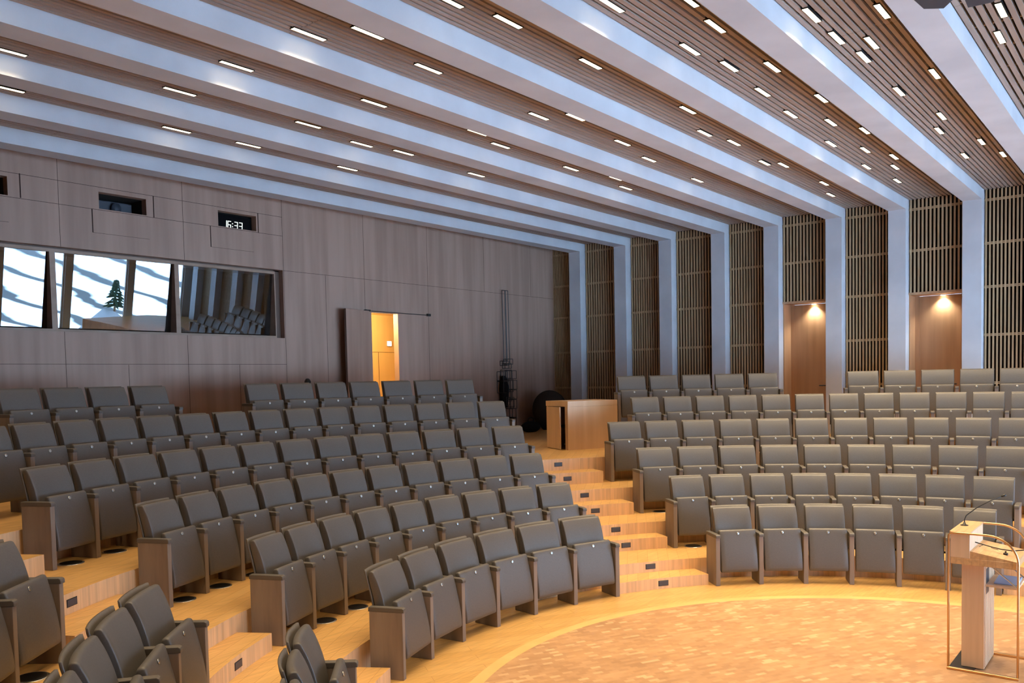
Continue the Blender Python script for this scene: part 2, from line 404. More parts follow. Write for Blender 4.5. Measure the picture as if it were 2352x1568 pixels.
for n, yb in DOOR_BAYS.items():
    dn += 1
    ya, yb = beam_y(n+1)+.001, beam_y(n)-BW-.001
    bm = newbox(XS-.004, REC+.06, ya, yb, HEAD, HEAD+.05)
    box(bm, XS+.02, REC+.06, yb-.02, yb, TOPZ, HEAD); box(bm, XS+.02, REC+.06, ya, ya+.02, TOPZ, HEAD)
    struct('trim_%d' % dn, bm, M['door'], label='oak lining of the door recess')
    d = struct('door_%d' % dn, newbox(REC, REC+.05, ya+.14, yb-.10, TOPZ+.006, HEAD-.004, .002, 1), M['door'], label='oak door in the pillared wall, %s doorway from the rear wall' % ORD[dn])
    bm = newbox(REC-.005, REC+.05, yb-.098, yb-.02, TOPZ, HEAD); box(bm, REC-.005, REC+.05, ya+.02, ya+.138, TOPZ, HEAD)
    obj('door_frame', bm, M['door'], d)
    bm = bmesh.new(); hy = ya+.22; tube(bm, [(REC-.001, hy, 2.31), (REC-.055, hy, 2.31), (REC-.06, hy+.015, 2.31), (REC-.06, hy+.13, 2.31)], .011, 8)
    obj('door_handle', bm, M['black'], d)
    # door downlight
    ly = (ya+yb)/2-.05
    t = thing('door_downlight', 'small bright downlight above the %s doorway from the rear wall' % ORD[dn], 'ceiling light', (XS+.385, ly, HEAD), 0, 'doorway downlights')
    obj('bezel', lathe(bmesh.new(), [(.055, -.012), (.06, -.008), (.06, 0)], 24), M['chrome'], t)
    obj('lens', lathe(bmesh.new(), [(.045, -.016), (.045, -.011)], 24), emit('door lamp lens', (1.0, .93, .72), 30), t)
    ld = bpy.data.lights.new('door_lamp', 'SPOT'); ld.energy = 65; ld.color = (1, .97, .82); ld.spot_size = rad(120); ld.spot_blend = .8; ld.shadow_soft_size = .04
    lo = bpy.data.objects.new('door_lamp', ld); COL.objects.link(lo); lo.parent = t; lo.location = (0, 0, -.03)

# rear wall
WIN = (-7.2, 3.218, 3.45, 4.716)
SLOTS = [(-2.30, -1.495, 5.37, 5.64), (-.187, .583, 5.37, 5.63), (1.893, 2.668, 5.37, 5.64)]
DOOR = (5.336, 6.17, TOPZ, 4.04)
struct('wall_rear', wall_cells(bmesh.new(), 'y', XL-.1, XS+.7, 0, HC+.35, YR, YR+.14, [WIN, DOOR]+SLOTS), M['veneer'], label='oak veneer rear wall with the projection booth')
bm = bmesh.new()
def vj(x, z0, z1, wd=.006): box(bm, x-wd/2, x+wd/2, YR-.0015, YR+.004, z0, z1)
def hj(z, x0, x1, wd=.006): box(bm, x0, x1, YR-.0015, YR+.004, z-wd/2, z+wd/2)
for x in (-4.82, -2.81, -.794, 1.223, 3.236): vj(x, WIN[3], HC); vj(x, TOPZ, WIN[2])
vj(3.236, WIN[2], WIN[3])
for x in (.18, -1.8): vj(x, TOPZ, 2.95)
vj(2.22, TOPZ, 2.95)
for x in (5.242, 7.118): vj(x, 4.06, HC)
vj(7.118, TOPZ, 4.06); vj(9.08, 4.715, HC); vj(10.95, 4.715, HC); vj(4.226, TOPZ, 4.70)
hj(5.70, -7, 3.236); hj(5.35, -7, 3.236); hj(4.71, 3.236, XS); hj(2.96, -7, 3.236); hj(4.99, -.30, .62, .004); hj(4.99, 1.73, 2.6, .004); hj(4.99, -2.5, -1.5, .004)
for x, z0, z1 in ((.708, 5.352, 5.70), (2.711, 5.352, 5.70), (-1.325, 5.36, 5.71), (-.30, 4.99, 5.35), (1.735, 4.99, 5.35)): vj(x, z0, z1, .018)
struct('trim_rear_joints', bm, M['groove'], label='dark joints between the veneer panels')
# booth behind
bm = bmesh.new()
box(bm, -7.6, 3.6, YR+.9, YR+1.0, 3.0, 5.9); box(bm, -7.6, 3.6, YR+.14, YR+.9, 3.0, 3.2); box(bm, -7.6, 3.6, YR+.14, YR+.9, 5.85, 5.95)
box(bm, 3.45, 3.55, YR+.14, YR+.9, 3.0, 5.9); box(bm, -7.6, -7.5, YR+.14, YR+.9, 3.0, 5.9)
struct('wall_booth', bm, M['dark_room'], label='dark inside of the projection booth')
# booth window frame with three panes in view
YW = YR+.10
PANES = [(-6.9, -4.99), (-4.90, -2.98), (-2.895, -.930), (-.846, 1.078), (1.158, 3.078)]
zb0, zb1 = 3.492, 4.642
wf = bmesh.new()
box(wf, WIN[0], 3.10, YW-.02, YW+.32, 3.452, zb0); box(wf, WIN[0], 3.10, YW-.02, YW+.32, zb1, 4.69)
for (a, b), (c, d) in zip(PANES, PANES[1:]): box(wf, b, c, YW-.02, YW+.32, zb0, zb1)
box(wf, 3.078, 3.10, YW-.02, YW+.32, zb0, zb1)
wn = struct('window_1', wf, grain('booth window oak', (.30, .20, .145), (.36, .25, .185), (3, 8, 8), rough=.5), label='oak frame of the projection booth windows')
bm = newbox(3.10, WIN[1], YW+.02, YW+.30, WIN[2], WIN[3]); box(bm, WIN[0], WIN[1], YW+.02, YW+.30, 4.69, WIN[3]); obj('reveal', bm, M['veneer_shade'], wn)
yt, ybm = YW+.035, YW+.168
for i, (a, b) in enumerate(PANES):
    bm = bmesh.new(); vs = [bm.verts.new(p) for p in ((a, ybm, zb0), (b, ybm, zb0), (b, yt, zb1), (a, yt, zb1), (a, ybm+.012, zb0), (b, ybm+.012, zb0), (b, yt+.012, zb1), (a, yt+.012, zb1))]
    for f in ((0, 1, 2, 3), (7, 6, 5, 4), (0, 4, 5, 1), (1, 5, 6, 2), (2, 6, 7, 3), (3, 7, 4, 0)): bm.faces.new([vs[j] for j in f])
    obj('glass_pane', bm, M['booth_glass'], wn)
# projector and clock in the slots
sl = bmesh.new()
for s in SLOTS:
    box(sl, s[0]-.02, s[0], YR+.14, YR+.6, s[2]-.02, s[3]+.02); box(sl, s[1], s[1]+.02, YR+.14, YR+.6, s[2]-.02, s[3]+.02)
    box(sl, s[0], s[1], YR+.14, YR+.6, s[2]-.02, s[2]); box(sl, s[0], s[1], YR+.14, YR+.6, s[3], s[3]+.02); box(sl, s[0], s[1], YR+.6, YR+.62, s[2], s[3])
struct('trim_slots', sl, M['dark_room'], label='dark linings of the three booth slots')
t = thing('projector', 'dark projector with a round lens in the slot above the booth windows', 'projector', (.22, YR+.42, 5.37))
obj('body', newbox(-.30, .27, -.14, .16, 0, .2, .02, 2), M['speaker'], t)
bm = bmesh.new(); lathe(bm, [(.065, -.02), (.078, 0), (.078, .05)], 28); bmesh.ops.rotate(bm, verts=bm.verts, matrix=Matrix.Rotation(pi/2, 3, 'X')); o = obj('lens_ring', bm, M['speaker'], t, True, (-.02, -.155, .09))
bm = bmesh.new(); lathe(bm, [(.070, 0), (.070, .012)], 24); bmesh.ops.rotate(bm, verts=bm.verts, matrix=Matrix.Rotation(pi/2, 3, 'X')); obj('lens_glass', bm, mat('lens glass', (.01, .01, .015), .05, 0, .8), t, True, (-.02, -.178, .09))
obj('status_light', newbox(.18, .19, -.146, -.139, .02, .03), M['led'], t)
t = thing('digital_clock', 'digital clock with white digits reading 16:33 in the booth slot', 'clock', (2.29, YR+.12, 5.37))
obj('case', newbox(-.36, .36, .012, .05, 0, .24), mat('matt clock face', (.006, .006, .007), .95, 0, .05), t)
def seg_digit(bm, ch, x, z, wd, h, th=.012, sl=.02):
    S = {'1': 'bc', '6': 'acdefg', '3': 'abcdg'}[ch]
    R = {'a': (0, wd, h-th, h), 'd': (0, wd, 0, th), 'g': (0, wd, h/2-th/2, h/2+th/2), 'f': (0, th, h/2, h), 'e': (0, th, 0, h/2), 'b': (wd-th, wd, h/2, h), 'c': (wd-th, wd, 0, h/2)}
    for s in S:
        a, b, c, d = R[s]; box(bm, x+a, x+b, .004, .010, z+c, z+d)
bm = bmesh.new(); zd = .006
for ch, x in (('1', -.212), ('6', -.128), ('3', .012), ('3', .108)): seg_digit(bm, ch, x, zd, .068, .135)
box(bm, -.036, -.020, .004, .01, zd+.035, zd+.052); box(bm, -.036, -.020, .004, .01, zd+.085, zd+.102)
for v in bm.verts: v.co.x += (v.co.z-.07)*.06
obj('digits', bm, M['digit'], t)
# open door in the rear wall and the lit passage behind
d3 = struct('door_3', newbox(-.885, 0, -.045, 0, 0, 4.062-TOPZ-.01, .003, 1), M['veneer'], label='tall veneer door standing open flat beside the lit doorway')
d3.location = (5.35, YR-.012, TOPZ+.006); d3.rotation_euler = (0, 0, rad(13.5))
obj('door_edge', newbox(-.889, -.884, -.044, -.001, 0, 4.062-TOPZ-.012), M['veneer_shade'], d3)  # leaf edge coloured dark for the shadow beside it
bm = bmesh.new(); tube(bm, [(5.26, YR-.05, 4.062), (7.09, YR-.02, 4.052)], .008, 8)
box(bm, 5.20, 5.33, YR-.075, YR, 4.045, 4.085, .004, 1); box(bm, 7.05, 7.15, YR-.05, YR, 4.03, 4.085, .004, 1)
tag(obj('door_closer', bm, M['black']), 'thin black door closer rail above the lit doorway', 'door closer')
PY0, PY1, PX0, PX1 = YR+.14, YR+1.5, 4.7, 8.6
bm = bmesh.new(); box(bm, PX0, PX1, PY1, PY1+.1, 0, 4.3); box(bm, PX0-.1, PX0, PY0, PY1, 0, 4.3); box(bm, PX1, PX1+.1, PY0, PY1, 0, 4.3)
box(bm, PX0, PX1, PY0, PY1, 4.15, 4.25)
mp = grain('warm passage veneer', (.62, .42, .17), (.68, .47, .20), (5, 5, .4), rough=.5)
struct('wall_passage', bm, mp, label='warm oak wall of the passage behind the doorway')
struct('floor_passage', newbox(PX0, PX1, YR, PY1, TOPZ-.1, TOPZ), M['tread'])
bm = bmesh.new(); box(bm, PX0, PX1, PY1-.003, PY1+.002, 3.28, 3.287); box(bm, 6.97, 6.978, PY1-.003, PY1+.002, TOPZ, 3.28)
struct('trim_passage', bm, M['groove'])
t = thing('wall_sign', 'small lit white sign on the passage wall behind the open doorway', 'sign', (7.314, PY1, 3.49))
obj('sign_face', newbox(-.065, .065, -.025, -.018, -.055, .055), M['sign'], t); obj('housing', newbox(-.07, .07, -.018, 0, -.06, .06), M['chrome'], t)
t = thing('passage_lamp', 'warm ceiling lamp hidden in the passage behind the open doorway', 'lamp', (5.75, YR+.75, 4.15))
obj('diffuser', lathe(bmesh.new(), [(.09, -.03), (.11, 0)], 24), M['lamp'], t)
ld = bpy.data.lights.new('passage_light', 'POINT'); ld.energy = 190; ld.color = (1, .80, .42); ld.shadow_soft_size = .1
lo = bpy.data.objects.new('passage_light', ld); COL.objects.link(lo); lo.parent = t; lo.location = (0, 0, -.12)

# left wall and the window wall that lights the hall (both behind the camera)
struct('wall_left', newbox(XL-.15, XL, YF-.1, YR+.1, 0, HC+.35), M['veneer'])
WX = [11.75-i*2.25 for i in range(11)][::-1]
holes = [(a+.12, b-.12, .14, 3.60) for a, b in zip(WX, WX[1:]) if a > -1.9]
struct('wall_front', wall_cells(bmesh.new(), 'y', XL-.1, XS+.7, 0, HC+.35, YF-.16, YF, holes), M['plaster'], label='pale window wall behind the stage')
for i, h in enumerate(holes):
    wo = struct('window_%d' % (i+2), wall_cells(bmesh.new(), 'y', h[0], h[1], h[2], h[3], YF-.12, YF-.05, [(h[0]+.05, h[1]-.05, h[2]+.05, h[3]-.05)]), M['plaster'])
    obj('glass_pane', newbox(h[0]+.05, h[1]-.05, YF-.09, YF-.08, h[2]+.05, h[3]-.05), M['clear'], wo)
    ld = bpy.data.lights.new('window_portal', 'AREA'); ld.shape = 'RECTANGLE'; ld.size = h[1]-h[0]; ld.size_y = h[3]-h[2]; ld.cycles.is_portal = True
    lo = bpy.data.objects.new('window_portal', ld); COL.objects.link(lo); lo.location = ((h[0]+h[1])/2, YF-.17, (h[2]+h[3])/2); lo.rotation_euler = (pi/2, 0, pi)
# snow lying on the terrace outside
bm = bmesh.new(); nx, ny = 30, 4; G = []
for j in range(ny+1):
    G.append([bm.verts.new((-16+i*32/nx, YF-.3-j*4.0/ny, -.35+.06*sin(i*1.7+j)+(1.25*math.exp(-((-16+i*32/nx-10.9)**2)/.9) if j >= 3 else 0))) for i in range(nx+1)])
for j in range(ny):
    for i in range(nx): bm.faces.new((G[j][i], G[j+1][i], G[j+1][i+1], G[j][i+1]))
struct('ground_snow', bm, M['snow'], True, label='snow on the terrace outside the windows')

# ------------------------------------------------------------------ ceiling slot lights (x of middle, y of middle)
LAMPS = {2: [(-2.5, 9.28), (-.36, 9.33), (.71, 9.26), (2.56, 9.26)],
 3: [(-2.95, 8.11), (-1.14, 7.93), (.67, 7.86), (1.77, 8.04), (2.50, 7.92), (4.30, 8.02)],
 4: [(-1.17, 6.75), (.65, 6.56), (2.46, 6.42), (3.19, 6.60), (5.05, 6.61), (6.16, 6.42), (6.93, 6.68)],
 5: [(-1.20, 5.49), (-.84, 5.03), (.25, 5.25), (2.44, 5.35), (2.80, 5.01), (4.29, 5.18), (5.41, 5.36), (7.28, 5.43)],
 6: [(-.86, 3.95), (-.14, 3.82), (1.32, 3.82), (3.53, 3.75), (4.66, 4.05), (5.42, 3.94), (6.91, 4.06), (7.27, 3.88), (9.13, 3.82), (10.23, 4.05)],
 7: [(.20, 2.87), (.56, 2.28), (1.29, 2.34), (1.67, 2.80), (2.42, 2.69), (2.76, 2.33), (3.51, 2.74), (4.24, 2.27), (4.63, 2.80), (5.37, 2.51), (6.11, 2.27), (6.49, 2.86), (7.22, 2.57), (7.98, 2.34), (8.37, 2.87), (8.73, 2.51), (9.86, 2.75)],
 8: [(1.67, 1.52), (2.03, .97), (2.40, 1.51), (2.78, 1.27), (3.14, 1.45), (4.25, .97), (4.63, 1.45), (6.11, 1.27), (6.86, 1.45), (7.96, 1.09), (8.72, 1.45), (9.05, .96)],
 9: [(2.77, .08), (3.52, .20)]}
HIDDEN = []                   # the same lights assumed out of view, some added to brighten the side aisle
rr = random.Random(3)
for x, y in [(-4.2, 9.2), (-4.4, 7.9), (-3.6, 6.6), (-4.0, 5.2),
             (-3.3, 3.9), (-4.7, 3.95), (-4.0, 2.9), (-2.6, 2.3), (-1.9, 2.6), (-4.2, 2.6), (-.6, 2.4), (-.6, 1.4), (.6, 1.3), (-2.8, 1.4), (-5.5, 1.4), (.7, .1), (1.5, .2), (-1.6, .1), (-4.2, .1), (7.4, -.1), (9.6, -.1),
             (0.2, -1.2), (1.2, -1.0), (2.4, -1.2), (4.6, -1.2), (5.6, -1.1), (6.9, -1.2), (8.0, -1.1), (9.0, -1.2), (-2.2, -1.2), (-5.0, -1.2), (1.2, -2.5), (3.6, -2.5), (6.2, -2.5), (8.6, -2.5), (-1.5, -2.5), (-4.0, -2.5), (1.0, -3.9), (4.2, -3.9), (7.6, -3.9), (-2.5, -3.9)]:
    HIDDEN.append((x, y))
lamp_diff = newbox(-.197, .197, -.027, .027, -.012, -.003, .002, 1)
lamp_rim = bmesh.new()
for a in ((-.205, -.197, -.033, .033), (.197, .205, -.033, .033), (-.197, .197, -.033, -.027), (-.197, .197, .027, .033)): box(lamp_rim, *a, -.012, .03)
box(lamp_rim, -.197, .197, -.027, .027, -.003, .03)
P_lamp = None
BAYPOW = {2: .45, 3: .5, 4: .55, 5: .8, 6: 1.1, 7: 1.35, 8: 1.45, 9: 1.45}
lamp_data = {}
def lamp_light(p):
    if p not in lamp_data:
        ld = bpy.data.lights.new('slot_lamp', 'AREA'); ld.shape = 'RECTANGLE'; ld.size = .38; ld.size_y = .05
        ld.energy = LAMP_POWER*p; ld.color = LAMP_COL; ld.spread = rad(95); lamp_data[p] = ld
    return lamp_data[p]
def slot_light(x, y, label, group, power):
    global P_lamp
    t = thing('ceiling_light', label, 'ceiling light', (x, y, HC), 0, group)
    if P_lamp is None:
        a = obj('diffuser', lamp_diff, M['lamp'], t); b = obj('housing', lamp_rim, M['black'], t); P_lamp = (a, b)
    else:
        for s in P_lamp:
            c = s.copy(); COL.objects.link(c); c.parent = t
    lo = bpy.data.objects.new('slot_lamp', lamp_light(power)); COL.objects.link(lo); lo.parent = t; lo.location = (0, 0, -.016)
for bay, pts in LAMPS.items():
    pts = sorted(pts, key=lambda p: -p[0])
    for i, (x, y) in enumerate(pts):
        slot_light(x, y, 'glowing slot light, %s from the pillared wall, %s ceiling bay from the rear wall' % (ORD[i+1], ORD[bay]), 'slot lights in the %s ceiling bay' % ORD[bay], BAYPOW[bay]*(1.15 if x > 4.5 and bay >= 6 else 1.0))
for x, y in HIDDEN:
    t = thing('ceiling_light', 'glowing slot light assumed over the unseen side of the hall', 'ceiling light', (x, y, HC), 0, 'slot lights outside the view')
    for s in P_lamp:
        c = s.copy(); COL.objects.link(c); c.parent = t
    lo = bpy.data.objects.new('slot_lamp', lamp_light(1.2 if y > 4.5 and x > -5 else .45 if y > 4.5 else 1.8 if x < -1.5 and y > 2 else 1.0 if x < -2 else 1.6 if x > 4.5 else 1.3)); COL.objects.link(lo); lo.parent = t; lo.location = (0, 0, -.016)

# ------------------------------------------------------------------ auditorium seats
SEATW = .47
def inset(poly, d):
    n = len(poly); out = []
    area = sum(poly[i][0]*poly[(i+1) % n][1]-poly[(i+1) % n][0]*poly[i][1] for i in range(n))
    sg = 1 if area > 0 else -1
    for i in range(n):
        p0, p1, p2 = Vector(poly[i-1]), Vector(poly[i]), Vector(poly[(i+1) % n])
        e1 = (p1-p0).normalized(); e2 = (p2-p1).normalized()
        n1 = Vector((-e1.y, e1.x))*sg; n2 = Vector((-e2.y, e2.x))*sg
        b = (n1+n2); b = b/max(.5, b.length_squared/2)/1.0 if b.length > 1e-6 else n1
        out.append(p1+b*d*.5*2*.5 if False else p1+(n1+n2).normalized()*d/max(.55, (n1+n2).length/2))
    return [(p.x, p.y) for p in out]
def smooth_closed(poly, it=2):
    for _ in range(it):
        q = []
        for i in range(len(poly)):
            a, b = Vector(poly[i]), Vector(poly[(i+1) % len(poly)])
            q += [tuple(a*.75+b*.25), tuple(a*.25+b*.75)]
        poly = q
    return poly
def loft(bm, poly, half, rnd, bow=0.0, nx=7):
    """sweep a closed (y, z) profile along x with rounded ends and a bow in plan"""
    st = [(-half, rnd), (-half+rnd*.3, rnd*.3), (-half+rnd, 0)]
    st += [(-half+rnd+(2*half-2*rnd)*i/(nx+1), 0) for i in range(1, nx+1)]
    st += [(half-rnd, 0), (half-rnd*.3, rnd*.3), (half, rnd)]
    rings = []
    for x, d in st:
        P = inset(poly, d) if d else poly
        dy = bow*(1-(x/half)**2)
        rings.append([bm.verts.new((x, p[0]+dy, p[1])) for p in P])
    n = len(poly)
    for A, B in zip(rings, rings[1:]):
        for k in range(n): bm.faces.new((A[k], A[(k+1) % n], B[(k+1) % n], B[k]))
    bm.faces.new(rings[0][::-1]); bm.faces.new(rings[-1])
    bmesh.ops.recalc_face_normals(bm, faces=bm.faces)
    return bm
CUSH = [(.175, .44), (.180, .54), (.196, .64), (.222, .74), (.256, .835), (.286, .895), (.300, .921), (.325, .926), (.352, .912), (.345, .84), (.318, .74), (.296, .64), (.282, .54), (.276, .44)]
SHELL = [(.279, .40), (.286, .54), (.300, .64), (.322, .74), (.350, .84), (.366, .905), (.374, .936), (.390, .936), (.385, .90), (.368, .84), (.340, .74), (.318, .64), (.304, .54), (.297, .40)]
SEAT = [(-.020, .178), (-.012, .28), (.010, .42), (.040, .55), (.064, .648), (.076, .672), (.100, .676), (.128, .662), (.128, .60), (.112, .48), (.085, .33), (.062, .20), (.040, .165), (.0, .160)]
def seat_meshes():
    P = {}
    P['backrest'] = obj('backrest', loft(bmesh.new(), smooth_closed(CUSH, 1), SEATW/2, .009, .022), M['fabric'], None, True)
    P['back_shell'] = obj('back_shell', loft(bmesh.new(), SHELL, SEATW/2+.004, .005, .030), M['shell'], None, True)
    P['seat'] = obj('seat', loft(bmesh.new(), smooth_closed(SEAT, 1), SEATW/2-.006, .014, 0), M['fabric'], None, True)
    bm = lathe(bmesh.new(), [(.0165, -.003), (.0165, .002), (.0135, .0035), (.004, .003)], 20)
    bmesh.ops.rotate(bm, verts=bm.verts, matrix=Matrix.Rotation(pi/2-.24, 3, 'X')); P['number_disc'] = obj('number_disc', bm, M['disc'], None, True)
    bm = newbox(-.0275, .0275, 0, .315, .0, .594, .004, 2)
    box(bm, -.012, .012, -.0012, .004, .012, .022)
    P['side_panel'] = obj('side_panel', bm, M['panel'])
    poly = [(-.013, .592), (-.014, .612), (-.010, .626), (.004, .634), (.314, .634), (.322, .629), (.324, .592)]
    P['armrest_pad'] = obj('armrest_pad', loft(bmesh.new(), poly, .0292, .005, 0, 1), M['cap'], None, False)
    bm = bmesh.new(); tube(bm, [(-.27, .105, .43), (.27, .105, .43)], .013, 10); P['pivot_rod'] = obj('pivot_rod', bm, M['black'], None, True)
    return P
PROTO = seat_meshes(); USED = set()
def part(key, parent):
    if key not in USED:
        USED.add(key); o = PROTO[key]
    else:
        o = PROTO[key].copy(); COL.objects.link(o)
    o.parent = parent; return o
def chair(k, ang, dl, dr, label, group, right_end):
    """ang: seat centre in degrees; dl / dr: angle to the panel on the +angle side and on the other side"""
    R, z = ROWR[k], ROWZ[k]
    a = rad(ang); t = thing('auditorium_seat', label, 'seat', (R*cos(a), R*sin(a), z), a-pi/2, group)
    wd = (R+.105)*rad(dl+dr)-.084; sx = wd/SEATW; off = 0.0
    for key in ('backrest', 'back_shell', 'seat'):
        o = part(key, t); o.scale.x = sx
    o = part('number_disc', t); o.location = (0, .0555, .632)
    o = part('pivot_rod', t); o.scale.x = (wd+.022)/.54
    for s, d in ((-1, dl), (1, dr)):
        if s == 1 and not right_end: continue
        th = rad(d)*s
        for key in ('side_panel', 'armrest_pad'):
            o = part(key, t); o.location = (R*sin(th), R*cos(th)-R, 0); o.rotation_euler = (0, 0, -th)
    return t
# seat centres in degrees, row by row: (first, step, curvature, count)
def series(a, b, c, n): return [a+b*i+c*i*i for i in range(n)]
ROWS = {('booth', 1): [series(108.319, -7.607, -.0536, 6)], ('booth', 2): [series(110.649, -5.5185, -.0178, 9)], ('booth', 3): [series(111.74, -4.6934, -.0096, 11)],
        ('booth', 4): [series(113.26, -4.2059, -.0045, 13)], ('booth', 5): [series(110.904, -3.5422, -.0018, 15)], ('booth', 6): [series(103.36, -3.48, 0, 4), series(82.55, -3.48, .008, 7)],
        ('pillar', 1): [series(43.054, -7.3866, .0471, 6)], ('pillar', 2): [series(45.50, -5.7136, .0012, 8)], ('pillar', 3): [series(46.537, -5.4248, .0254, 9)],
        ('pillar', 4): [series(47.6485, -4.5408, .020, 11)], ('pillar', 5): [series(43.10, -3.723, .0129, 12)], ('pillar', 6): [series(43.03, -3.52, 0, 5), series(18.87, -3.50, 0, 5)],
        ('corner', 1): [series(134.1, 6.95, 0, 3)], ('corner', 2): [series(131.65, 6.2, 0, 4)], ('corner', 3): [series(130.2, 5.55, 0, 4)]}
NAMES = {'booth': 'bank below the booth windows', 'pillar': 'bank below the pillared wall', 'corner': 'bank across the side aisle'}
RN = {1: 'front row', 2: 'second row', 3: 'third row', 4: 'fourth row', 5: 'fifth row', 6: 'top row'}

AISLE_OF = {'booth': 'centre aisle', 'pillar': 'centre aisle', 'corner': 'side aisle'}
for (bank, k), runs in ROWS.items():
    total = sum(len(r) for r in runs); cnt = 0
    for run in runs:
        dirn = 1 if run[1] < run[0] else -1       # +1: listed towards the right of the picture
        for i, a in enumerate(run):
            lo = (run[i-1]-a)/2 if i > 0 else (a-run[1])/2*1.0
            hi = (a-run[i+1])/2 if i < len(run)-1 else (run[i-1]-a)/2
            lo, hi = abs(lo), abs(hi)
            if dirn > 0: dl, dr, rend = lo, hi, i == len(run)-1
            else: dl, dr, rend = hi, lo, i == 0
            cnt += 1
            pos = total-cnt+1 if bank == 'booth' else cnt
            chair(k, a, dl, dr, 'grey tip-up seat, %s from the %s, %s, %s' % (ORD[pos], AISLE_OF[bank], RN[k], NAMES[bank]),
                  '%s seats, %s' % (RN[k], NAMES[bank]), rend)
            if k == 6: pass
# raised strips that carry the top row
for a0, a1, lab in ((91.15, 105.2, 'oak plinth under the top row left of the booth gap'), (59.9, 84.4, 'oak plinth under the top row before the lit doorway'), (27.2, 44.9, 'oak plinth under the top row beside the counter'), (3.0, 20.7, 'oak plinth under the top row before the last pillars')):
    bm = sector(bmesh.new(), RISER[6], 10.45, a0, a1, TOPZ, ROWZ[6]); two('floor_plinth', bm, M['tread'], M['riser'], lab)
# round floor vents under the seats
ven0 = lathe(bmesh.new(), [(.118, 0), (.118, .004), (.108, .006)], 32)
ven1 = bmesh.new()
for r in (.10, .084, .068, .052, .036, .018): lathe(ven1, [(r, .0062), (r, .0085), (r-.007, .0085)], 28)
V0 = V1 = None
for bank, k, i in [('booth', 2, 0), ('booth', 2, 1), ('booth', 2, 2), ('booth', 3, 0), ('booth', 3, 1), ('booth', 3, 2), ('booth', 4, 0), ('booth', 4, 1), ('booth', 4, 2), ('pillar', 2, 0), ('pillar', 3, 0), ('corner', 3, 0), ('corner', 2, 0)]:
    run = ROWS[(bank, k)][0]; a = rad(run[i]); pos = len(run)-i if bank == 'booth' else i+1
    t = thing('floor_vent', 'round black floor vent under the %s seat from the %s, %s, %s' % (ORD[pos], AISLE_OF[bank], RN[k], NAMES[bank].replace('bank below the ', '').replace('bank across the side aisle', 'corner bank')), 'vent', ((ROWR[k]+.075)*cos(a), (ROWR[k]+.075)*sin(a), ROWZ[k]), 0, 'round floor vents under the seats')
    if V0 is None:
        V0 = obj('rim', ven0, M['chrome'], t, True); V1 = obj('grille', ven1, M['black'], t)
    else:
        for s_ in (V0, V1):
            c = s_.copy(); COL.objects.link(c); c.parent = t

# ------------------------------------------------------------------ counter at the head of the centre aisle
t = thing('counter', 'oak reception counter with a half open end door at the top of the centre aisle', 'counter', (5.90, 7.345, TOPZ), math.atan2(-.42, .908))
H = .883; CL, CD = 1.075, .80
obj('front_panel', newbox(0, CL, 0, .03, 0, H-.10), M['counter'], t)
obj('top_board', newbox(0, CL, 0, CD, H-.098, H), M['counter'], t)
obj('back_panel', newbox(.02, CL, CD-.03, CD, 0, H-.10), M['counter'], t)
obj('side_panel', newbox(CL-.03, CL, .03, CD-.03, 0, H-.10), M['counter'], t)
obj('end_post', newbox(0, .025, .03, .10, 0, H-.10), M['counter'], t)
obj('inner_shelf', newbox(.03, CL-.03, .04, CD-.04, .40, .42), M['cloth_black'], t)
d = obj('cabinet_door', newbox(-.012, .010, -.62, 0, .012, H-.106), M['counter'], t, loc=(.005, CD-.035, 0)); d.rotation_euler.z = rad(-7)
obj('hinge', newbox(-.004, .03, -.004, .03, .10, .112), M['chrome'], t, loc=(-.004, .10, 0))
# black stage goods in the dark corner beside the counter
bm = bmesh.new(); bmesh.ops.create_uvsphere(bm, u_segments=28, v_segments=16, radius=1)
for v in bm.verts:
    x, y, z = v.co; v.co = Vector((x*.52*(1+.05*sin(5*math.atan2(y, x))), y*.42*(1+.06*sin(4*math.atan2(y, x)+1)), (z*.5+.5)*1.0 if z > -.9 else 0))
o = obj('covered_equipment', bm, mat('worn black cover', (.045, .038, .036), .95, 0, .1), None, True, (10.85, 11.3, TOPZ)); tag(o, 'round equipment under a black cloth in the dark corner behind the counter', 'covered equipment')
bm = bmesh.new(); bmesh.ops.create_uvsphere(bm, u_segments=24, v_segments=12, radius=1)
for v in bm.verts:
    x, y, z = v.co; v.co = Vector((x*.30, y*.2, max(0, (z*.5+.45))*.28))
t = thing('bag', 'black bag lying on the floor by the rear wall', 'bag', (9.85, 11.15, TOPZ)); obj('bag_body', bm, M['cloth_black'], t, True)
bm = bmesh.new(); tube(bm, [(-.12, 0, .24), (-.1, 0, .33), (0, 0, .36), (.1, 0, .33), (.12, 0, .24)], .012, 8); obj('carry_strap', bm, M['black'], t, True)

# ------------------------------------------------------------------ wire sculpture on the rear wall
t = thing('wire_sculpture', 'black wire frame sculpture hanging on the rear wall beside the pillars', 'sculpture', (9.72, YR-.12, 0))
R_ = .008
def frame(bm, x, z, wd, h, y0=-.10, y1=.10):
    c = [(x, z), (x+wd, z), (x+wd, z+h), (x, z+h)]
    for y in (y0, y1):
        for i in range(4): tube(bm, [(c[i][0], y, c[i][1]), (c[(i+1) % 4][0], y, c[(i+1) % 4][1])], R_, 6)
    for p in c: tube(bm, [(p[0], y0, p[1]), (p[0], y1, p[1])], R_, 6)
bm = bmesh.new()
for x in (-.13, -.02, .0, .10): tube(bm, [(x, -.02, 4.77), (x+.02, -.02, 3.02)], .010, 6)
tube(bm, [(-.13, -.02, 4.77), (.10, -.02, 4.77)], .010, 6); obj('hanging_rods', bm, M['black'], t)
bm = bmesh.new()
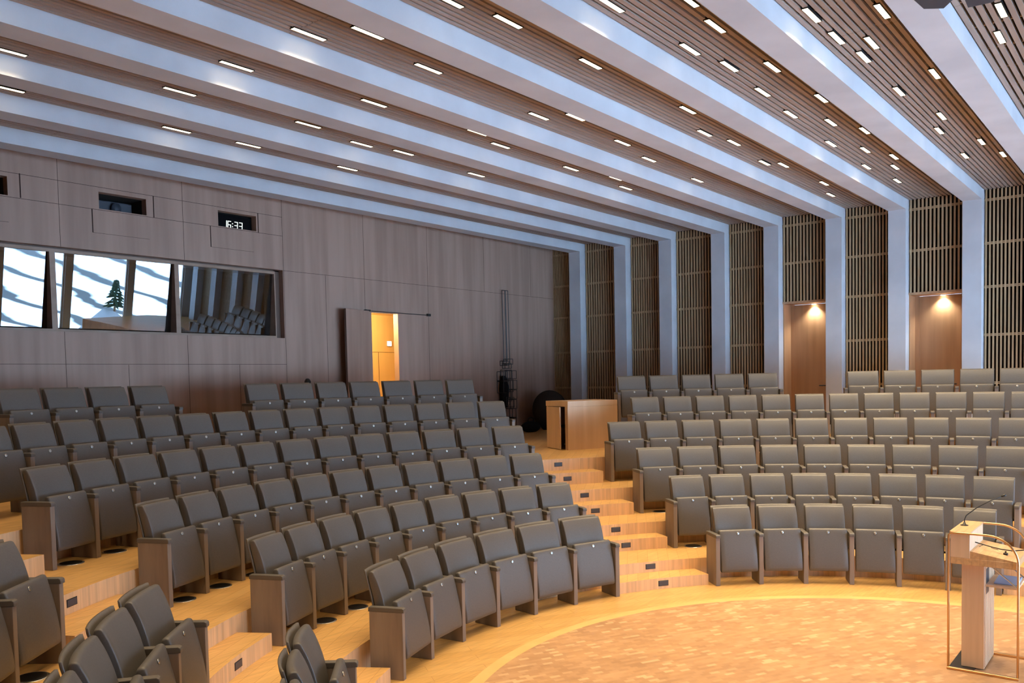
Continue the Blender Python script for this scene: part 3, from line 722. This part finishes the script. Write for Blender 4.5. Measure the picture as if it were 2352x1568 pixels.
for x, z, wd, h in ((-.11, 2.93, .10, .11), (.02, 2.96, .12, .13), (-.02, 2.86, .1, .12), (-.24, 2.56, .15, .22), (-.10, 2.62, .18, .20), (.10, 2.60, .17, .20), (-.24, 2.26, .20, .28), (-.03, 2.28, .17, .30), (.12, 2.34, .17, .22), (.10, 2.10, .18, .22), (.02, 1.90, .14, .24), (.13, 1.86, .14, .22), (.08, 1.62, .15, .24), (.12, 1.44, .12, .20), (-.08, 2.05, .14, .24), (-.14, 1.95, .12, .2)):
    frame(bm, x, z, wd, h)
obj('wire_frames', bm, M['black'], t)
bm = lathe(bmesh.new(), [(.02, 1.86), (.08, 1.95), (.11, 2.15), (.12, 2.35), (.09, 2.55), (.05, 2.68)], 20); obj('shadow_core', bm, M['cloth_black'], t, True, (-.10, 0, 0))  # dark solid stands in for the shadow inside the wire frames
t = thing('microphone_stand', 'slim black stand behind the top row left of the open door', 'stand', (3.16, 11.2, TOPZ))
obj('base', lathe(bmesh.new(), [(.13, 0), (.13, .015), (.02, .03)], 20), M['black'], t)
obj('pole', tube(bmesh.new(), [(0, 0, .02), (0, 0, 1.27)], .012, 8), M['black'], t)
obj('head', lathe(bmesh.new(), [(.02, 1.26), (.055, 1.29), (.06, 1.34), (.035, 1.385), (.01, 1.395)], 14), M['black'], t, True)

# ------------------------------------------------------------------ lectern
t = thing('lectern', 'oak speaker lectern with bronze tube rails standing on the round stage floor', 'lectern', (1.62, -.025, .004))
X0, X1, YA, YB = -.32, .32, .262, -.262          # outline of the rails
zt = 1.196
for s, x in (('near', X0), ('far', X1)):
    bm = bmesh.new(); rd = .235
    pts = [(x, YA, .016), (x, YA, .6), (x, YA, zt-.02), (x, YA-.02, zt)]
    pts += [(x, YA-.15, zt)]
    for i in range(0, 10):
        th = pi/2*i/9; pts.append((x, YB+rd-sin(th)*rd, zt-rd*.95+cos(th)*rd*.95))
    pts += [(x, YB, .5), (x, YB, .016)]
    tube(bm, pts, .0095, 8); obj('rail', bm, M['brass'], t, True)
    obj('base_bar', newbox(x-.014, x+.014, YB-.01, YA+.01, 0, .022, .003, 1), M['brass'], t)
obj('base_plate', newbox(X0+.014, X1-.014, YA-.19, YA, 0, .014), M['black'], t)
obj('column', newbox(-.218, .26, .002, .178, .014, .93, .003, 1), M['lectern'], t)
bm = bmesh.new()
for i in range(9): box(bm, -.205+.05*i, -.170+.05*i, -.004, .002, .03, .90)
obj('column_slats', bm, M['lectern'], t)
obj('recess_shade', newbox(-.18, -.04, -.0045, .0005, .66, .88), M['black'], t)  # flat black plate paints the shade of a recess, nothing is cut
obj('tray', newbox(X0+.012, X1-.012, YB+.012, YA-.012, .925, .982, .003, 1), M['lectern_top'], t)
obj('top_box', newbox(X0+.012, X1-.012, YA-.162, YA-.012, .982, zt, .003, 1), M['lectern'], t)
obj('top_board', newbox(X0+.006, X1-.006, YA-.168, YA-.006, zt, zt+.012, .002, 1), M['lectern_top'], t)
bm = bmesh.new(); a = [bm.verts.new((x, y, z)) for x in (X0+.014, X1-.014) for y, z in ((YA-.162, .982), (YB+.014, .982), (YB+.014, .988), (YA-.162, 1.045))]
for f in ((0, 1, 2, 3), (7, 6, 5, 4), (0, 4, 5, 1), (1, 5, 6, 2), (2, 6, 7, 3), (3, 7, 4, 0)): bm.faces.new([a[i] for i in f])
bmesh.ops.recalc_face_normals(bm, faces=bm.faces); obj('reading_desk', bm, M['lectern_top'], t)
obj('lower_shelf', newbox(-.19, .25, -.245, .002, .73, .75, .002, 1), M['lectern'], t)
bm = bmesh.new()
for x in (-.185, .245): tube(bm, [(x, -.235, .75), (x, -.03, .92)], .006, 6)
obj('shelf_stay', bm, M['chrome'], t)
o = obj('folder', newbox(-.17, .17, -.09, .09, 0, .012, .002, 1), M['blue_paper'], None, loc=(1.66, -.165, .7545)); o.rotation_euler.z = rad(2); tag(o, 'pale blue folder lying on the lower lectern shelf', 'folder')
LX, LY = 1.62, -.025
def mic(label, pts, base, headr=.012):
    m = thing('microphone', label, 'microphone', pts[0], 0, 'lectern microphones'); p0 = Vector(pts[0]); P = [Vector(p)-p0 for p in pts]
    obj('stem', tube(bmesh.new(), P[:-1], .0048, 8), M['black'], m, True)
    d = (P[-1]-P[-2]).normalized(); obj('head', tube(bmesh.new(), [P[-2]-d*.01, P[-2], P[-2]+d*.012, P[-1]-d*.006, P[-1]], [.006, headr*.9, headr, headr, headr*.6], 12), M['black'], m, True)
    if base: obj('base', lathe(bmesh.new(), [(.033, 0), (.033, .004), (.014, .010), (.008, .03)], 20), M['black'], m, True)
    return m
mic('gooseneck microphone rising from the top board of the lectern', [(1.655, .178, 1.2115), (1.655, .177, 1.26), (1.662, .165, 1.30), (1.70, .09, 1.37), (1.74, -.01, 1.435), (1.775, -.10, 1.478), (1.79, -.125, 1.488)], True)
mic('gooseneck microphone bent low over the reading desk of the lectern', [(1.52, .070, 1.095), (1.52, .03, 1.085), (1.515, -.05, 1.068), (1.51, -.13, 1.055), (1.51, -.22, 1.05), (1.52, -.30, 1.065), (1.55, -.35, 1.10), (1.58, -.32, 1.125)], False, .011)
bm = bmesh.new(); box(bm, -.014, .014, -.018, .018, 0, .02, .004, 1); box(bm, -.004, .004, -.006, .006, .018, .034)
tag(obj('microphone_clip', bm, M['black'], None, False, (1.51, -.165, 1.0085)), 'small black clip under the low microphone on the reading desk', 'clip')
bm = bmesh.new(); tube(bm, [(0, 0, 0), (.05, -.03, .012), (.06, -.07, .002), (.0, -.10, -.004), (-.02, -.15, -.010)], .0025, 6)
tag(obj('thin_cable', bm, M['black'], None, True, (1.56, .045, 1.052)), 'thin black cable curling over the reading desk of the lectern', 'cable')

# ------------------------------------------------------------------ loudspeakers hung from the ceiling at the right of the view
for px, py, pz, poly, lab in [(1.20, .27, 5.60, [(0, 0), (-.10, .13), (-.42, .16), (-.46, -.06), (-.14, -.10)], 'dark ceiling loudspeaker hung under the last beam in view'),
                              (1.32, .02, 5.60, [(0, .09), (-.40, .07), (-.44, -.20), (-.16, -.24), (.02, -.085)], 'dark ceiling loudspeaker hung below the slats past the last beam')]:
    s = thing('ceiling_speaker', lab, 'loudspeaker', (px, py, pz), 0, 'ceiling loudspeakers')
    obj('casing', prism(bmesh.new(), poly, 0, .22), M['speaker'], s)
    obj('bracket', newbox(-.25, -.21, -.05, -.01, .22, (HS if py > .2 else HC+.02)-pz), M['black'], s)

# ------------------------------------------------------------------ conifer on the slope outside
t = thing('conifer', 'dark conifer on the snowy slope outside the windows', 'tree', (10.9, -9.0, .80))
t.scale = (.42, .42, .42)
obj('trunk', lathe(bmesh.new(), [(.12, 0), (.05, 3.2)], 10), M['door'], t)
bm = bmesh.new(); rr = random.Random(5)
for j in range(9):
    z = .7+j*.3
    for k in range(11):
        th = rr.random()*6.3; ln = (1.1-.1*j)*(.7+.5*rr.random())
        tube(bm, [(0, 0, z), (ln*.5*cos(th), ln*.5*sin(th), z-.08), (ln*cos(th), ln*sin(th), z-.3)], [.09, .13, .01], 5)
obj('branches', bm, M['needles'], t)
for o in PROTO.values():
    if o.parent is None: bpy.data.objects.remove(o)
